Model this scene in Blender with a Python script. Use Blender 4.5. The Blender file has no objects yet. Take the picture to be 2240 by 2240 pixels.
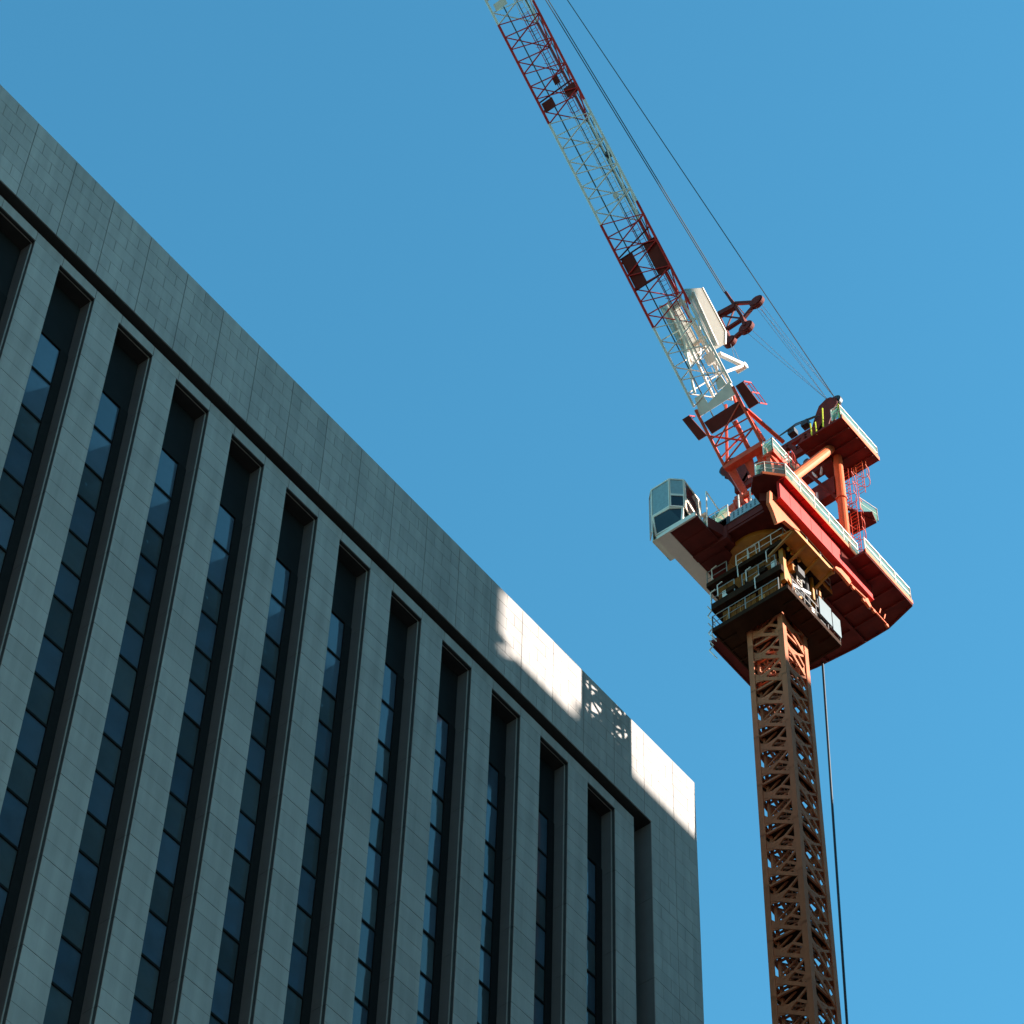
import bpy, math, random
from mathutils import Vector, Matrix
random.seed(7)
scene = bpy.context.scene
col = bpy.context.collection
S = 1.9            # metres per facade unit
CAMZ = 1.6         # eye height
MX, MY = 42.24*S, 26.53*S      # plan position of the crane mast

# ------------------------------------------------------------------ camera
F = 6538.96
YAW, PITCH, ROLL = .86534334, .94196544, .03920711
sa, ca, sb, cb, sc, cc = (math.sin(YAW), math.cos(YAW), math.sin(PITCH), math.cos(PITCH), math.sin(ROLL), math.cos(ROLL))
fwd = Vector((sa*cb, ca*cb, sb)); rt = Vector((ca, -sa, 0)); up0 = rt.cross(fwd)
right = cc*rt + sc*up0
up = -sc*rt + cc*up0
cam = bpy.data.cameras.new('camera'); camo = bpy.data.objects.new('camera', cam); col.objects.link(camo)
camo.matrix_world = Matrix(((right.x, up.x, -fwd.x, 0), (right.y, up.y, -fwd.y, 0), (right.z, up.z, -fwd.z, CAMZ), (0, 0, 0, 1)))
cam.sensor_width = 36; cam.lens = F/2240*36; cam.clip_start = .5; cam.clip_end = 5000
scene.camera = camo

def ray(px, py):
    return right*((px-1120)/F) - up*((py-1120)/F) + fwd
def P(px, py, ax, val):
    """survey of the photograph: the crane point seen there that lies on u, v or z = val (crane metres, z from eye level)"""
    d = ray(px, py)
    if ax == 'u': t = (MX+val)/d.x
    elif ax == 'v': t = (MY+val)/d.y
    else: t = val/d.z
    q = d*t
    return Vector((q.x-MX, q.y-MY, q.z))

# ------------------------------------------------------------------ materials
def mat(name, rgb, rough=.6, metal=0., var=.12, scale=3., spec=.5, island=0., bump=0., bscale=40., streak=0., orand=0.):
    m = bpy.data.materials.new(name); m.use_nodes = True
    nt = m.node_tree; b = nt.nodes['Principled BSDF']
    b.inputs['Roughness'].default_value = rough; b.inputs['Metallic'].default_value = metal
    b.inputs['Specular IOR Level'].default_value = spec
    tc = nt.nodes.new('ShaderNodeTexCoord')
    n = nt.nodes.new('ShaderNodeTexNoise'); n.inputs['Scale'].default_value = scale; n.inputs['Detail'].default_value = 6
    n.inputs['Roughness'].default_value = .65
    nt.links.new(tc.outputs['Object'], n.inputs['Vector'])
    mr = nt.nodes.new('ShaderNodeMapRange'); mr.inputs['From Min'].default_value = .25; mr.inputs['From Max'].default_value = .75
    mr.inputs['To Min'].default_value = 1-var; mr.inputs['To Max'].default_value = 1+var
    nt.links.new(n.outputs['Fac'], mr.inputs['Value'])
    val = mr.outputs['Result']
    if streak:
        mp = nt.nodes.new('ShaderNodeMapping'); mp.inputs['Scale'].default_value = (2.2, 2.2, .12)
        nt.links.new(tc.outputs['Object'], mp.inputs['Vector'])
        n2 = nt.nodes.new('ShaderNodeTexNoise'); n2.inputs['Scale'].default_value = 1.; n2.inputs['Detail'].default_value = 5
        nt.links.new(mp.outputs['Vector'], n2.inputs['Vector'])
        m2 = nt.nodes.new('ShaderNodeMapRange'); m2.inputs['From Min'].default_value = .3; m2.inputs['From Max'].default_value = .7
        m2.inputs['To Min'].default_value = 1-streak; m2.inputs['To Max'].default_value = 1+streak*.4
        nt.links.new(n2.outputs['Fac'], m2.inputs['Value'])
        mm = nt.nodes.new('ShaderNodeMath'); mm.operation = 'MULTIPLY'
        nt.links.new(val, mm.inputs[0]); nt.links.new(m2.outputs['Result'], mm.inputs[1]); val = mm.outputs[0]
    if island:
        g = nt.nodes.new('ShaderNodeNewGeometry')
        m3 = nt.nodes.new('ShaderNodeMapRange'); m3.inputs['To Min'].default_value = 1-island; m3.inputs['To Max'].default_value = 1+island
        nt.links.new(g.outputs['Random Per Island'], m3.inputs['Value'])
        mm = nt.nodes.new('ShaderNodeMath'); mm.operation = 'MULTIPLY'
        nt.links.new(val, mm.inputs[0]); nt.links.new(m3.outputs['Result'], mm.inputs[1]); val = mm.outputs[0]
    if orand:
        g = nt.nodes.new('ShaderNodeObjectInfo')
        m3 = nt.nodes.new('ShaderNodeMapRange'); m3.inputs['To Min'].default_value = 1-orand; m3.inputs['To Max'].default_value = 1+orand
        nt.links.new(g.outputs['Random'], m3.inputs['Value'])
        mm = nt.nodes.new('ShaderNodeMath'); mm.operation = 'MULTIPLY'
        nt.links.new(val, mm.inputs[0]); nt.links.new(m3.outputs['Result'], mm.inputs[1]); val = mm.outputs[0]
    vm = nt.nodes.new('ShaderNodeVectorMath'); vm.operation = 'SCALE'
    vm.inputs[0].default_value = rgb
    nt.links.new(val, vm.inputs['Scale'])
    nt.links.new(vm.outputs['Vector'], b.inputs['Base Color'])
    if bump:
        nb = nt.nodes.new('ShaderNodeTexNoise'); nb.inputs['Scale'].default_value = bscale; nb.inputs['Detail'].default_value = 4
        nt.links.new(tc.outputs['Object'], nb.inputs['Vector'])
        bp = nt.nodes.new('ShaderNodeBump'); bp.inputs['Strength'].default_value = bump; bp.inputs['Distance'].default_value = .02
        nt.links.new(nb.outputs['Fac'], bp.inputs['Height']); nt.links.new(bp.outputs['Normal'], b.inputs['Normal'])
    return m

M = {}
M['stone'] = mat('pale_stone', (.345, .30, .275), .75, var=.10, scale=.5, island=.06, bump=.15, bscale=25, streak=.18, spec=.3)
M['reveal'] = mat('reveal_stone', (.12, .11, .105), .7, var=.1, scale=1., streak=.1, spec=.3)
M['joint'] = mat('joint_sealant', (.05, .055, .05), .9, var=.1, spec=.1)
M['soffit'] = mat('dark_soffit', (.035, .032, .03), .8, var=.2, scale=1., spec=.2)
M['spandrel'] = mat('dark_spandrel', (.012, .011, .011), .75, var=.2, scale=1., spec=.1)
M['black'] = mat('black_jamb', (.012, .011, .011), .85, var=.2, spec=.08)
M['dstone'] = mat('dark_stone', (.10, .095, .09), .8, var=.1)
M['trim'] = mat('bronze_trim', (.06, .055, .05), .5, metal=.3, var=.15)
M['bead'] = mat('aluminium_bead', (.32, .29, .26), .4, metal=.2, var=.1)
M['glassb'] = mat('blue_glass', (.05, .072, .10), .05, orand=.3, var=.25, scale=.3, spec=.34, bump=.02, bscale=.8)
M['glassg'] = mat('grey_glass', (.045, .055, .06), .06, orand=.3, var=.25, scale=.3, spec=.32, bump=.02, bscale=.8)
M['red'] = mat('crane_red', (.55, .022, .014), .7, spec=.25, var=.28, scale=1.3, streak=.15)
M['orange'] = mat('crane_orange', (.70, .12, .03), .65, spec=.3, var=.14, scale=1.3, streak=.15)
M['shade_red'] = mat('shaded_weathered_red', (.145, .018, .011), .75, spec=.2, var=.3, scale=1.1, streak=.2)  # crane red darkened to stand for unlit faces; noise and streaks are weathering
M['white'] = mat('crane_white', (.80, .66, .56), .5, var=.12, scale=1.5, streak=.12)
M['mast'] = mat('mast_ochre', (.46, .135, .058), .75, orand=.1, spec=.2, var=.2, scale=1., streak=.15)
M['yellow'] = mat('collar_yellow', (.50, .16, .008), .5, var=.25, scale=1.2, streak=.2)
M['shade_brown'] = mat('collar_shade_brown', (.035, .013, .005), .85, spec=.1, var=.35, scale=1.5, streak=.2)  # collar yellow taken down to brown, shade put into the colour
M['rail'] = mat('white_rail', (.85, .72, .62), .45, var=.08)
M['steel'] = mat('dark_steel', (.045, .04, .04), .5, metal=.4, var=.3)
M['cable'] = mat('wire_rope', (.09, .09, .085), .5, metal=.5, var=.2)
M['cable2'] = mat('black_cable', (.015, .015, .02), .6, var=.1)
M['curtain'] = mat('cab_blind', (.26, .30, .28), .35, var=.25, scale=6, spec=.8)
M['cabglass'] = mat('cab_glass', (.02, .022, .022), .12, var=.2, scale=2, spec=.35)
M['dull'] = mat('dull_rail', (.30, .26, .24), .6, var=.1)
M['coral'] = mat('coral_red', (.68, .075, .028), .6, var=.25, scale=1.3, streak=.2, spec=.3)
M['ochre'] = mat('ochre_panel', (.24, .07, .011), .8, var=.35, scale=1.2, streak=.3, spec=.15)
M['pale'] = mat('pale_rope', (.30, .22, .20), .6, var=.1)
M['cream'] = mat('cab_cream', (.86, .68, .54), .4, var=.06)
M['sign'] = mat('grey_board', (.30, .36, .38), .5, var=.1)
M['letter'] = mat('dark_paint', (.04, .05, .07), .5, var=.1)
M['plate'] = mat('white_panel', (.17, .20, .21), .35, var=.05)
M['hivis'] = mat('hi_vis_yellow', (.75, .75, .03), .6, var=.1)
M['skin'] = mat('skin', (.55, .33, .24), .6, var=.05)
M['mirror'] = mat('tower_glass', (.22, .30, .38), .06, metal=.85, var=.06, scale=.05)
M['tower'] = mat('tower_metal', (.12, .12, .12), .5, metal=.2, var=.05)
M['asphalt'] = mat('asphalt', (.055, .055, .055), .9, var=.2, scale=.5)
M['paving'] = mat('paving', (.07, .07, .065), .85, var=.12, scale=.7)
def net_mat(name, rgb, tr_):
    m = bpy.data.materials.new(name); m.use_nodes = True; nt = m.node_tree
    b = nt.nodes['Principled BSDF']; out = nt.nodes['Material Output']
    b.inputs['Base Color'].default_value = rgb; b.inputs['Roughness'].default_value = .7
    t = nt.nodes.new('ShaderNodeBsdfTransparent'); t.inputs['Color'].default_value = (.75, .95, .9, 1)
    tr = nt.nodes.new('ShaderNodeBsdfTranslucent'); tr.inputs['Color'].default_value = rgb
    mx = nt.nodes.new('ShaderNodeMixShader'); mx.inputs[0].default_value = .5
    m2 = nt.nodes.new('ShaderNodeMixShader'); m2.inputs[0].default_value = tr_
    nt.links.new(b.outputs[0], mx.inputs[1]); nt.links.new(tr.outputs[0], mx.inputs[2])
    nt.links.new(mx.outputs[0], m2.inputs[1]); nt.links.new(t.outputs[0], m2.inputs[2])
    nt.links.new(m2.outputs[0], out.inputs['Surface'])
    return m
M['net'] = net_mat('green_net', (.26, .42, .34, 1), .55)
M['mesh'] = net_mat('wire_mesh', (.50, .38, .30, 1), .4)

# ------------------------------------------------------------------ mesh helpers
class MB:
    def __init__(s): s.v = []; s.f = []
    def box(s, x0, x1, y0, y1, z0, z1):
        n = len(s.v)
        s.v += [(x0,y0,z0),(x1,y0,z0),(x1,y1,z0),(x0,y1,z0),(x0,y0,z1),(x1,y0,z1),(x1,y1,z1),(x0,y1,z1)]
        s.f += [tuple(n+i for i in q) for q in ((0,3,2,1),(4,5,6,7),(0,1,5,4),(1,2,6,5),(2,3,7,6),(3,0,4,7))]
        return s
    def prism(s, pts, off):
        """extrude polygon pts by vector off"""
        n = len(s.v); k = len(pts); off = Vector(off)
        pts = [Vector(p) for p in pts]
        nor = Vector((0,0,0))
        for i in range(k): nor += pts[i].cross(pts[(i+1) % k])
        if nor.dot(off) > 0: pts = pts[::-1]
        s.v += [tuple(p) for p in pts] + [tuple(p+off) for p in pts]
        s.f.append(tuple(n+i for i in range(k))); s.f.append(tuple(n+k+i for i in range(k))[::-1])
        for i in range(k):
            j = (i+1) % k; s.f.append((n+j, n+i, n+k+i, n+k+j))
        return s
    def tube(s, a, b, r, n=6, r2=None, w=None, d=None, side=None):
        a = Vector(a); b = Vector(b); ax = b-a
        if ax.length < 1e-6: return s
        ax.normalize()
        ref = Vector(side) if side is not None else (Vector((0,0,1)) if abs(ax.z) < .9 else Vector((1,0,0)))
        e1 = (ref - ax*ref.dot(ax)).normalized(); e2 = ax.cross(e1)
        base = len(s.v)
        if w is not None:    # rectangular bar: w along e1, d along e2
            offs = [(-w/2,-d/2),(w/2,-d/2),(w/2,d/2),(-w/2,d/2)]; n = 4
            for p in (a, b):
                for o in offs: s.v.append(tuple(p+e1*o[0]+e2*o[1]))
        else:
            for p, rr in ((a, r), (b, r if r2 is None else r2)):
                for i in range(n):
                    t = 2*math.pi*(i+.5)/n; s.v.append(tuple(p+e1*math.cos(t)*rr+e2*math.sin(t)*rr))
        for i in range(n):
            j = (i+1) % n; s.f.append((base+i, base+j, base+n+j, base+n+i))
        s.f.append(tuple(base+i for i in range(n))[::-1]); s.f.append(tuple(base+n+i for i in range(n)))
        return s
    def bar(s, a, b, w, d=None, side=None): return s.tube(a, b, 0, w=w, d=d if d else w, side=side)
    def path(s, pts, r, n=6):
        for a, b in zip(pts, pts[1:]): s.tube(a, b, r, n)
        return s
    def disc(s, c, axis, r, t, n=20):
        c = Vector(c); ax = Vector(axis).normalized(); return s.tube(c-ax*t/2, c+ax*t/2, r, n)
    def build(s, name, m, parent=None, off=(0,0,0), smooth=False):
        me = bpy.data.meshes.new(name)
        me.from_pydata([(x+off[0], y+off[1], z+off[2]) for x, y, z in s.v], [], s.f)
        import bmesh
        bm = bmesh.new(); bm.from_mesh(me); bmesh.ops.recalc_face_normals(bm, faces=bm.faces); bm.to_mesh(me); bm.free()
        me.materials.append(M[m] if isinstance(m, str) else m)
        o = bpy.data.objects.new(name, me); col.objects.link(o)
        if parent: o.parent = parent
        return o
def empty(name, loc=(0,0,0)):
    o = bpy.data.objects.new(name, None); col.objects.link(o); o.location = loc; return o
def tag(o, label=None, cat=None, group=None, kind=None):
    if label: o['label'] = label
    if cat: o['category'] = cat
    if group: o['group'] = group
    if kind: o['kind'] = kind
    return o

# ------------------------------------------------------------------ setting: ground, street
g = MB(); g.v = [(-3000,-3000,0),(3000,-3000,0),(3000,3000,0),(-3000,3000,0)]; g.f = [(0,1,2,3)]
tag(g.build('ground', 'paving'), kind='structure')
g = MB().box(-400, 400, 14, 40, .004, .012)
tag(g.build('road', 'asphalt'), kind='structure')

# ------------------------------------------------------------------ stone office building
X0 = 9.2*S
bld = empty('office_building', (30*S, 33*S, 0))
tag(bld, 'pale stone office block with deep vertical window bays and a flat parapet', 'building')
BO = (-30*S, -33*S, CAMZ)      # part coordinates -> relative to the building's empty
def bb(mb, name, m, parent=bld): return mb.build(name, m, parent, BO)
def zz(z): return z*S
YP, YQ, YG = 30.0*S, 30.18*S, 30.6*S
GROUND = -CAMZ
rows = [59.97, 59.49, 59.03, 58.57, 58.11, 57.65, 57.19, 56.73]
strong = [56.73, 53.95, 51.19, 48.86, 46.50, 44.24, 41.94, 39.70, 37.43, 35.17]
while strong[-1] > 2: strong.append(strong[-1]-2.26)
J1, J2 = .02, .034
def panel(mb, x0, x1, z0, z1, y, jl, jr, jb, jt, d=.035):
    mb.box(x0+jl/2, x1-jr/2, y, y+d, z0+jb/2, z1-jt/2)
# body behind everything
b = MB()
b.box(X0, 43.10*S, 30.75*S, 46*S, GROUND, 59.7*S)
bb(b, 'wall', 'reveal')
roof = MB(); roof.box(X0+.01, 43.10*S-.01, 30.76*S, 46*S-.01, 59.7*S, 59.75*S); bb(roof, 'roof', 'soffit')
# parapet
back = MB(); back.box(X0, 43.12*S-.02, YP+.03, 30.745*S, 56.73*S+.02, 59.95*S)
pw = MB()
edges = [42.133-1.2655*k for k in range(27)][::-1]+[43.12]
edges = [e for e in edges if e*S > X0]
edges = [X0/S]+edges
for i, (r1, r0) in enumerate(zip(rows, rows[1:])):
    for e0, e1 in zip(edges, edges[1:]):
        full = 1.2655; st = e1-full if e1 < 43.1 else e0
        if i % 2 == 1: cuts = [st+full*.25, st+full*.75]
        else: cuts = [st+full*.5]
        xs = [e0]+[c for c in cuts if e0+.1 < c < e1-.1]+[e1]
        for a, c in zip(xs, xs[1:]):
            panel(pw, a*S, c*S, r0*S, r1*S, YP, J2 if a == e0 else J1, J2 if c == e1 and e1 < 43.1 else (J1 if e1 < 43.1 or c != e1 else 0), J1 if i < 6 else 0, J2*.8 if i == 1 else (0 if i == 0 else J1))
bb(back, 'parapet_core', 'joint'); par = bb(pw, 'parapet', 'stone')
cop = MB(); cop.box(X0, 43.12*S, YP+.002, 30.745*S, 59.97*S, 60.0*S); bb(cop, 'coping', 'stone')
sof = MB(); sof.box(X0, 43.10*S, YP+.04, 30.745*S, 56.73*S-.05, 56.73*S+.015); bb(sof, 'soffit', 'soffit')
# end pier
pr = MB(); pb = MB()
pb.box(41.14*S+.02, 43.12*S-.02, YP+.03, 30.745*S, GROUND, 56.73*S-.06)
for a, c in zip(strong, strong[1:]):
    n = 6 if a-c > 2.6 else 5
    for i in range(n):
        t, bt = a-(a-c)*i/n, a-(a-c)*(i+1)/n
        for h, (e0, e1) in enumerate(((41.14, 42.133), (42.133, 43.12))):
            w = e1-e0
            if h == 0: cuts = [42.133-.316] if i % 2 else [42.133-.66]
            else: cuts = [42.133+.66] if i % 2 else [42.133+.33]
            xs = [e0]+cuts+[e1]
            for p, q in zip(xs, xs[1:]):
                panel(pr, p*S, q*S, bt*S, t*S, YP, 0 if p == 41.14 else (J2 if p == 42.133 else J1), 0 if q == 43.12 else (J2 if q == 42.133 else J1), J2 if i == n-1 else J1, J2 if i == 0 else J1)
bb(pb, 'pier_core', 'joint'); bb(pr, 'end_pier', 'stone')
sd = MB()
for a, c in zip(strong, strong[1:]):   # pier reveal, jointed at every strong line
    sd.box(41.14*S-.012, 41.14*S+.02, YP+.036, 30.745*S, c*S+.02, a*S-(.1 if a == strong[0] else 0.))
bb(sd, 'pier_reveal', 'reveal')
# lintel band and pilasters
PER = 1.8963
lin = MB(); linb = MB()
holes = [(19.775+PER*k, 20.895+PER*k) for k in range(-5, 11)]
lb = [X0/S]
for a, c in holes: lb += [a+.06, c]
lb.append(40.64)
for a, c in zip(lb, lb[1:]):
    panel(lin, a*S, c*S, 56.2*S, 56.55*S, YQ, J2*.8, J2*.8, 0, 0)
linb.box(X0, 40.64*S-.02, YQ+.03, 30.745*S, 56.22*S, 56.53*S)
bb(linb, 'lintel_core', 'joint'); bb(lin, 'lintel_band', 'stone')
def make_pilaster():
    """pilaster between two window bays; local x from 0 to .78 units"""
    m = MB(); W = .776*S
    lv = [56.2]+strong[1:]
    for a, c in zip(lv, lv[1:]):
        n = 6 if a-c > 2.6 else 5
        for i in range(n):
            t, bt = a-(a-c)*i/n, a-(a-c)*(i+1)/n
            panel(m, 0, W, bt*S, t*S, YQ, 0, 0, J2 if i == n-1 else J1, J2 if i == 0 else J1)
    return m, W
pm, W = make_pilaster()
starts = [X0/S] + [h[1] for h in holes]
first = None
for k, h in enumerate(holes):
    x = h[1]*S
    if first is None:
        face = pm.build('pilaster', 'stone', bld, (0, BO[1], BO[2])); face.location = (x+BO[0], 0, 0)
        core = MB(); core.box(.02, W-.02, YQ+.03, 30.745*S, GROUND, 56.2*S); core = core.build('pilaster_core', 'joint', face, (0, BO[1], BO[2]))
        sdl = MB()
        lv = [56.2]+strong[1:]
        for a, c in zip(lv, lv[1:]):
            sdl.box(.0, .02, YQ+.036, YQ+.19, c*S+.012, a*S-.012)          # shallow rebate
        trim = sdl.build('trim', 'trim', face, (0, BO[1], BO[2]))
        bd = MB()
        for a, c in zip(lv, lv[1:]): bd.box(-.055, .019, YQ+.191, YQ+.225, c*S+.008, a*S-.008)
        bead = bd.build('bead', 'bead', face, (0, BO[1], BO[2]))
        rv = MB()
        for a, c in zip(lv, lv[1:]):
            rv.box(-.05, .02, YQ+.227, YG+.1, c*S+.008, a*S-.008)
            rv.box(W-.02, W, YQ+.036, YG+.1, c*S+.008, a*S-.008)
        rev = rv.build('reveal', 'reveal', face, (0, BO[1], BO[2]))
        first = (face, core, trim, bead, rev)
    else:
        o = first[0].copy(); col.objects.link(o); o.parent = bld; o.location = (x+BO[0], 0, 0)
        for q in first[1:]:
            c = q.copy(); col.objects.link(c); c.parent = o
# windows: head panel, jamb column, transoms, panes
zs = [54.17, 52.81, 51.40, 50.29, 49.05, 47.96, 46.87, 45.60, 44.43, 43.33, 42.14, 41.07, 39.89, 38.80, 37.62]
while zs[-1] > 24: zs.append(zs[-1]-1.13)
def make_window(x):
    w = (20.895-19.775)*S
    fr = MB()
    fr.box(.0, .10, YG-.06, YG+.04, GROUND, zs[0]*S)                  # left jamb
    fr.box(w-.50, w-.06, YG-.07, YG+.05, GROUND, zs[0]*S)             # right jamb column
    for z in zs[1:]: fr.box(.10, w-.50, YG-.05, YG+.04, z*S-.055, z*S+.055)
    fr.box(.0, w-.055, YG-.05, YG+.05, zs[0]*S, zs[0]*S+.06)
    o = fr.build('window', 'black', bld, (0, BO[1], BO[2])); o.location = (x+BO[0], 0, 0)
    h = MB(); h.box(.0, w-.055, YG-.02, YG+.06, zs[0]*S+.062, 56.2*S+.02)
    h.build('head_panel', 'spandrel', o, (0, BO[1], BO[2]))
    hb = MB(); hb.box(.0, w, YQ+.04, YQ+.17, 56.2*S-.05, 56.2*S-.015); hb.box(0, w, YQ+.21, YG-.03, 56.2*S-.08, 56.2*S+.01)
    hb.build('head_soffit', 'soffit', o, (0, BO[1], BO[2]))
    hl = MB(); hl.box(.0, w-.056, YQ+.175, YQ+.205, 56.2*S-.075, 56.2*S-.04); hl.build('head_bead', 'bead', o, (0, BO[1], BO[2]))
    kids = list(o.children)
    for i, (a, c) in enumerate(zip(zs, zs[1:])):
        p = MB(); q = random.Random(i).uniform(-.012, .012)
        p.prism([(.10, YG+.01+q, c*S+.055), (w-.50, YG+.01-q, c*S+.055), (w-.50, YG+.01+q, a*S-.055), (.10, YG+.01-q, a*S-.055)], (0, .02, 0))
        p.build('pane', 'glassb' if i in (0, 1, 3, 5, 7, 9, 11, 13, 15, 17, 19, 21) else 'glassg', o, (0, BO[1], BO[2]))
    p = MB(); p.box(.10, w-.50, YG, YG+.02, GROUND, zs[-1]*S-.055); p.build('pane', 'glassg', o, (0, BO[1], BO[2]))
    return o
w0 = None
for h in holes:
    if w0 is None: w0 = make_window(h[0]*S)
    else:
        o = w0.copy(); col.objects.link(o); o.parent = bld; o.location = (h[0]*S+BO[0], 0, 0)
        for q in w0.children:
            c = q.copy(); col.objects.link(c); c.parent = o
# left plain end, right recess beside the pier
le = MB(); le.box(X0, holes[0][0]*S, YQ+.001, 30.745*S, GROUND, 56.2*S); bb(le, 'end_wall', 'stone')
rr = MB(); rr.box(40.64*S, 41.14*S-.014, 30.70*S, 30.745*S, GROUND, 56.6*S); bb(rr, 'recess_wall', 'spandrel')

# ------------------------------------------------------------------ neighbouring towers behind the camera (they throw the shade)
def tower(name, x0, x1, y0, y1, h, label, strip=None):
    t = empty(name, ((x0+x1)/2, (y0+y1)/2, 0)); tag(t, label, 'building')
    off = (-(x0+x1)/2, -(y0+y1)/2, 0)
    MB().box(x0+.3, x1-.3, y0+.3, y1-.3, 0, h-.01).build('curtain_wall', 'mirror', t, off)
    sl = MB(); z = 4.
    while z < h-1:
        sl.box(x0, x1, y0, y1, z, z+.7); z += 4.2
    sl.box(x0, x1, y0, y1, h-.8, h)
    sl.build('floor_bands', 'tower', t, off)
    ml = MB(); x = x0
    while x <= x1: ml.box(x-.08, x+.08, y1-.02, y1+.1, 0, h); x += 3
    ml.build('mullions', 'tower', t, off)
    if strip: MB().box(strip[0], strip[1], y1-1.0, y1-.2, h-.9, strip[2]).build('shade_screen', 'tower', t, off)  # added roof box, sized to keep sun off the mast and a facade strip
DY = 25.
XE = (35.3+.85*DY)*S; YE = (30-DY)*S
TAN = .565
tower('glass_tower', XE-50, XE, YE-40, YE, (83+21.5*TAN+1)*S+CAMZ, 'tall mirror glass tower behind the street, shading the stone facade')
tower('glass_tower', XE+.5, XE+60, YE-40, YE, (57.87+DY*TAN)*S+CAMZ, 'lower glass tower beside the tall one across the street', strip=(((38.4+.85*DY)*S, (40.42+.85*DY)*S, (58.7+DY*TAN)*S+CAMZ)))

def block(x0, x1, y0, y1, h, label):
    t = empty('shade_block', ((x0+x1)/2, (y0+y1)/2, 0)); tag(t, label, 'building'); off = (-(x0+x1)/2, -(y0+y1)/2, 0)
    MB().box(x0, x1, y0, y1, 0, h).build('wall', 'dstone', t, off)
    wn = MB(); z = 3.
    while z < h-3:
        wn.box(x0-.05, x1+.05, y0-.05, y1+.05, z, z+1.6); z += 3.8
    wn.build('window_band', 'spandrel', t, off)
block(-74, -24, -40, 36, 150, 'unseen dark block added left of the viewer to cut skylight on the mast and facade')  # added out of view to dim the mast's left face and lower facade

# ------------------------------------------------------------------ the tower crane
cr = empty('tower_crane', (MX, MY, 0))
tag(cr, 'red and white luffing tower crane on an ochre lattice mast beside the stone building', 'crane')
CO = (0, 0, CAMZ)
def cb(mb, name, m, parent=cr): return mb.build(name, m, parent, CO)
V = Vector
# ---- mast
H = 1.11
def mast_section():
    m = MB(); L = 3.5
    for sx in (-1, 1):
        for sy in (-1, 1):
            cx, cy = sx*(H-.02), sy*(H-.02)
            m.prism([(cx, cy, 0), (cx-sx*.30, cy, 0), (cx-sx*.30, cy-sy*.06, 0), (cx-sx*.06, cy-sy*.06, 0), (cx-sx*.06, cy-sy*.30, 0), (cx, cy-sy*.30, 0)], (0, 0, L-.015))
            m.box(min(cx, cx-sx*.34), max(cx, cx-sx*.34), min(cy, cy-sy*.34), max(cy, cy-sy*.34), -.06, .05)
    for ax in (0, 1):
        for sgn in (-1, 1):
            o = sgn*(H-.05)
            def pt(t, z): return V((t, o, z)) if ax == 0 else V((o, t, z))
            n = V((0, 1, 0)) if ax == 0 else V((1, 0, 0))
            f = 1 if ax == 0 else -1
            cnt = [0]
            def plate(ps, k=.05):
                cnt[0] += 1; sh_ = n*(-sgn)*.0035*cnt[0]
                m.prism([pt(f*t, z)+sh_ for t, z in ps], n*k*-sgn)
            def arm(t0, z0, t1, z1, w, k=.07):
                d = V((t1-t0, z1-z0)).normalized(); q = V((-d.y, d.x))*w/2
                plate([(t0+q.x, z0+q.y), (t1+q.x, z1+q.y), (t1-q.x, z1-q.y), (t0-q.x, z0-q.y)], k)
            for zb in (0, 1.75):
                arm(-.95, zb+1.0, .95, zb-.35, .20); arm(-.95, zb+.75, .3, zb+.95, .17, .09); arm(.2, zb+.98, .95, zb+.3, .15, .06)
                arm(-.3, zb+.6, .95, zb+1.5, .13, .08)
                plate([(-.95, zb+.4), (-.7, zb+.55), (-.32, zb+.42), (-.1, zb+.6), (-.25, zb+.86), (-.6, zb+1.05), (-.8, zb+1.3), (-.95, zb+1.45)])
                plate([(.95, zb+.55), (.72, zb+.45), (.55, zb+.2), (.6, zb-.02), (.8, zb-.25), (.95, zb-.4)])
                plate([(.95, zb+1.7), (.8, zb+1.45), (.6, zb+1.35), (.95, zb+1.2)])
            arm(-.95, .03, .95, .03, .14, .09)
    # inner climbing shaft: lighter second lattice, half a bay out of step
    for ax in (0, 1):
        for sgn in (-1, 1):
            o = sgn*.72
            def pt(t, z): return (t, o, z) if ax == 0 else (o, t, z)
            for zb in (.5, 2.25):
                m.bar(pt(-.72, zb), pt(.72, zb+.9), .10, .07); m.bar(pt(.72, zb+.9), pt(-.72, zb+1.75), .08, .07); m.bar(pt(-.72, zb+.1), pt(.72, zb+.1), .12, .07)
    for sx in (-.72, .72):
        for sy in (-.72, .72): m.box(sx-.07, sx+.07, sy-.07, sy+.07, .01, L-.02)
    # ladder and rest platform inside
    lad = MB()
    for s in (-.22, .22): lad.tube((-.35, s+.25, 0), (-.35, s+.25, L), .025)
    for i in range(12): lad.tube((-.35, .03, .15+i*.29), (-.35, .47, .15+i*.29), .015)
    for i in range(5):
        z = .3+i*.7; pts = [V((-.35+.72*math.sin(t), .25+.4*math.cos(t), z)) for t in [math.pi*k/6 for k in range(7)]]
        lad.path(pts, .02)
    pl = MB(); pl.box(-.95, .1, -.95, .95, .05, .09); pl.box(.1, .95, -.95, -.15, .05, .09); pl.box(-.2, .95, -.3, .95, 1.8, 1.84)
    pl.bar((-.95, .6, .1), (.95, -.6, 1.7), .10); pl.bar((-.9, -.9, .1), (.9, .9, 2.0), .08)
    pl.bar((.9, -.6, 1.75), (-.9, .9, 3.4), .09)
    return m, lad, pl
m, lad, pl = mast_section()
zb0 = GROUND
nsec = 35
sec = None
ztop = 121.4
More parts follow.
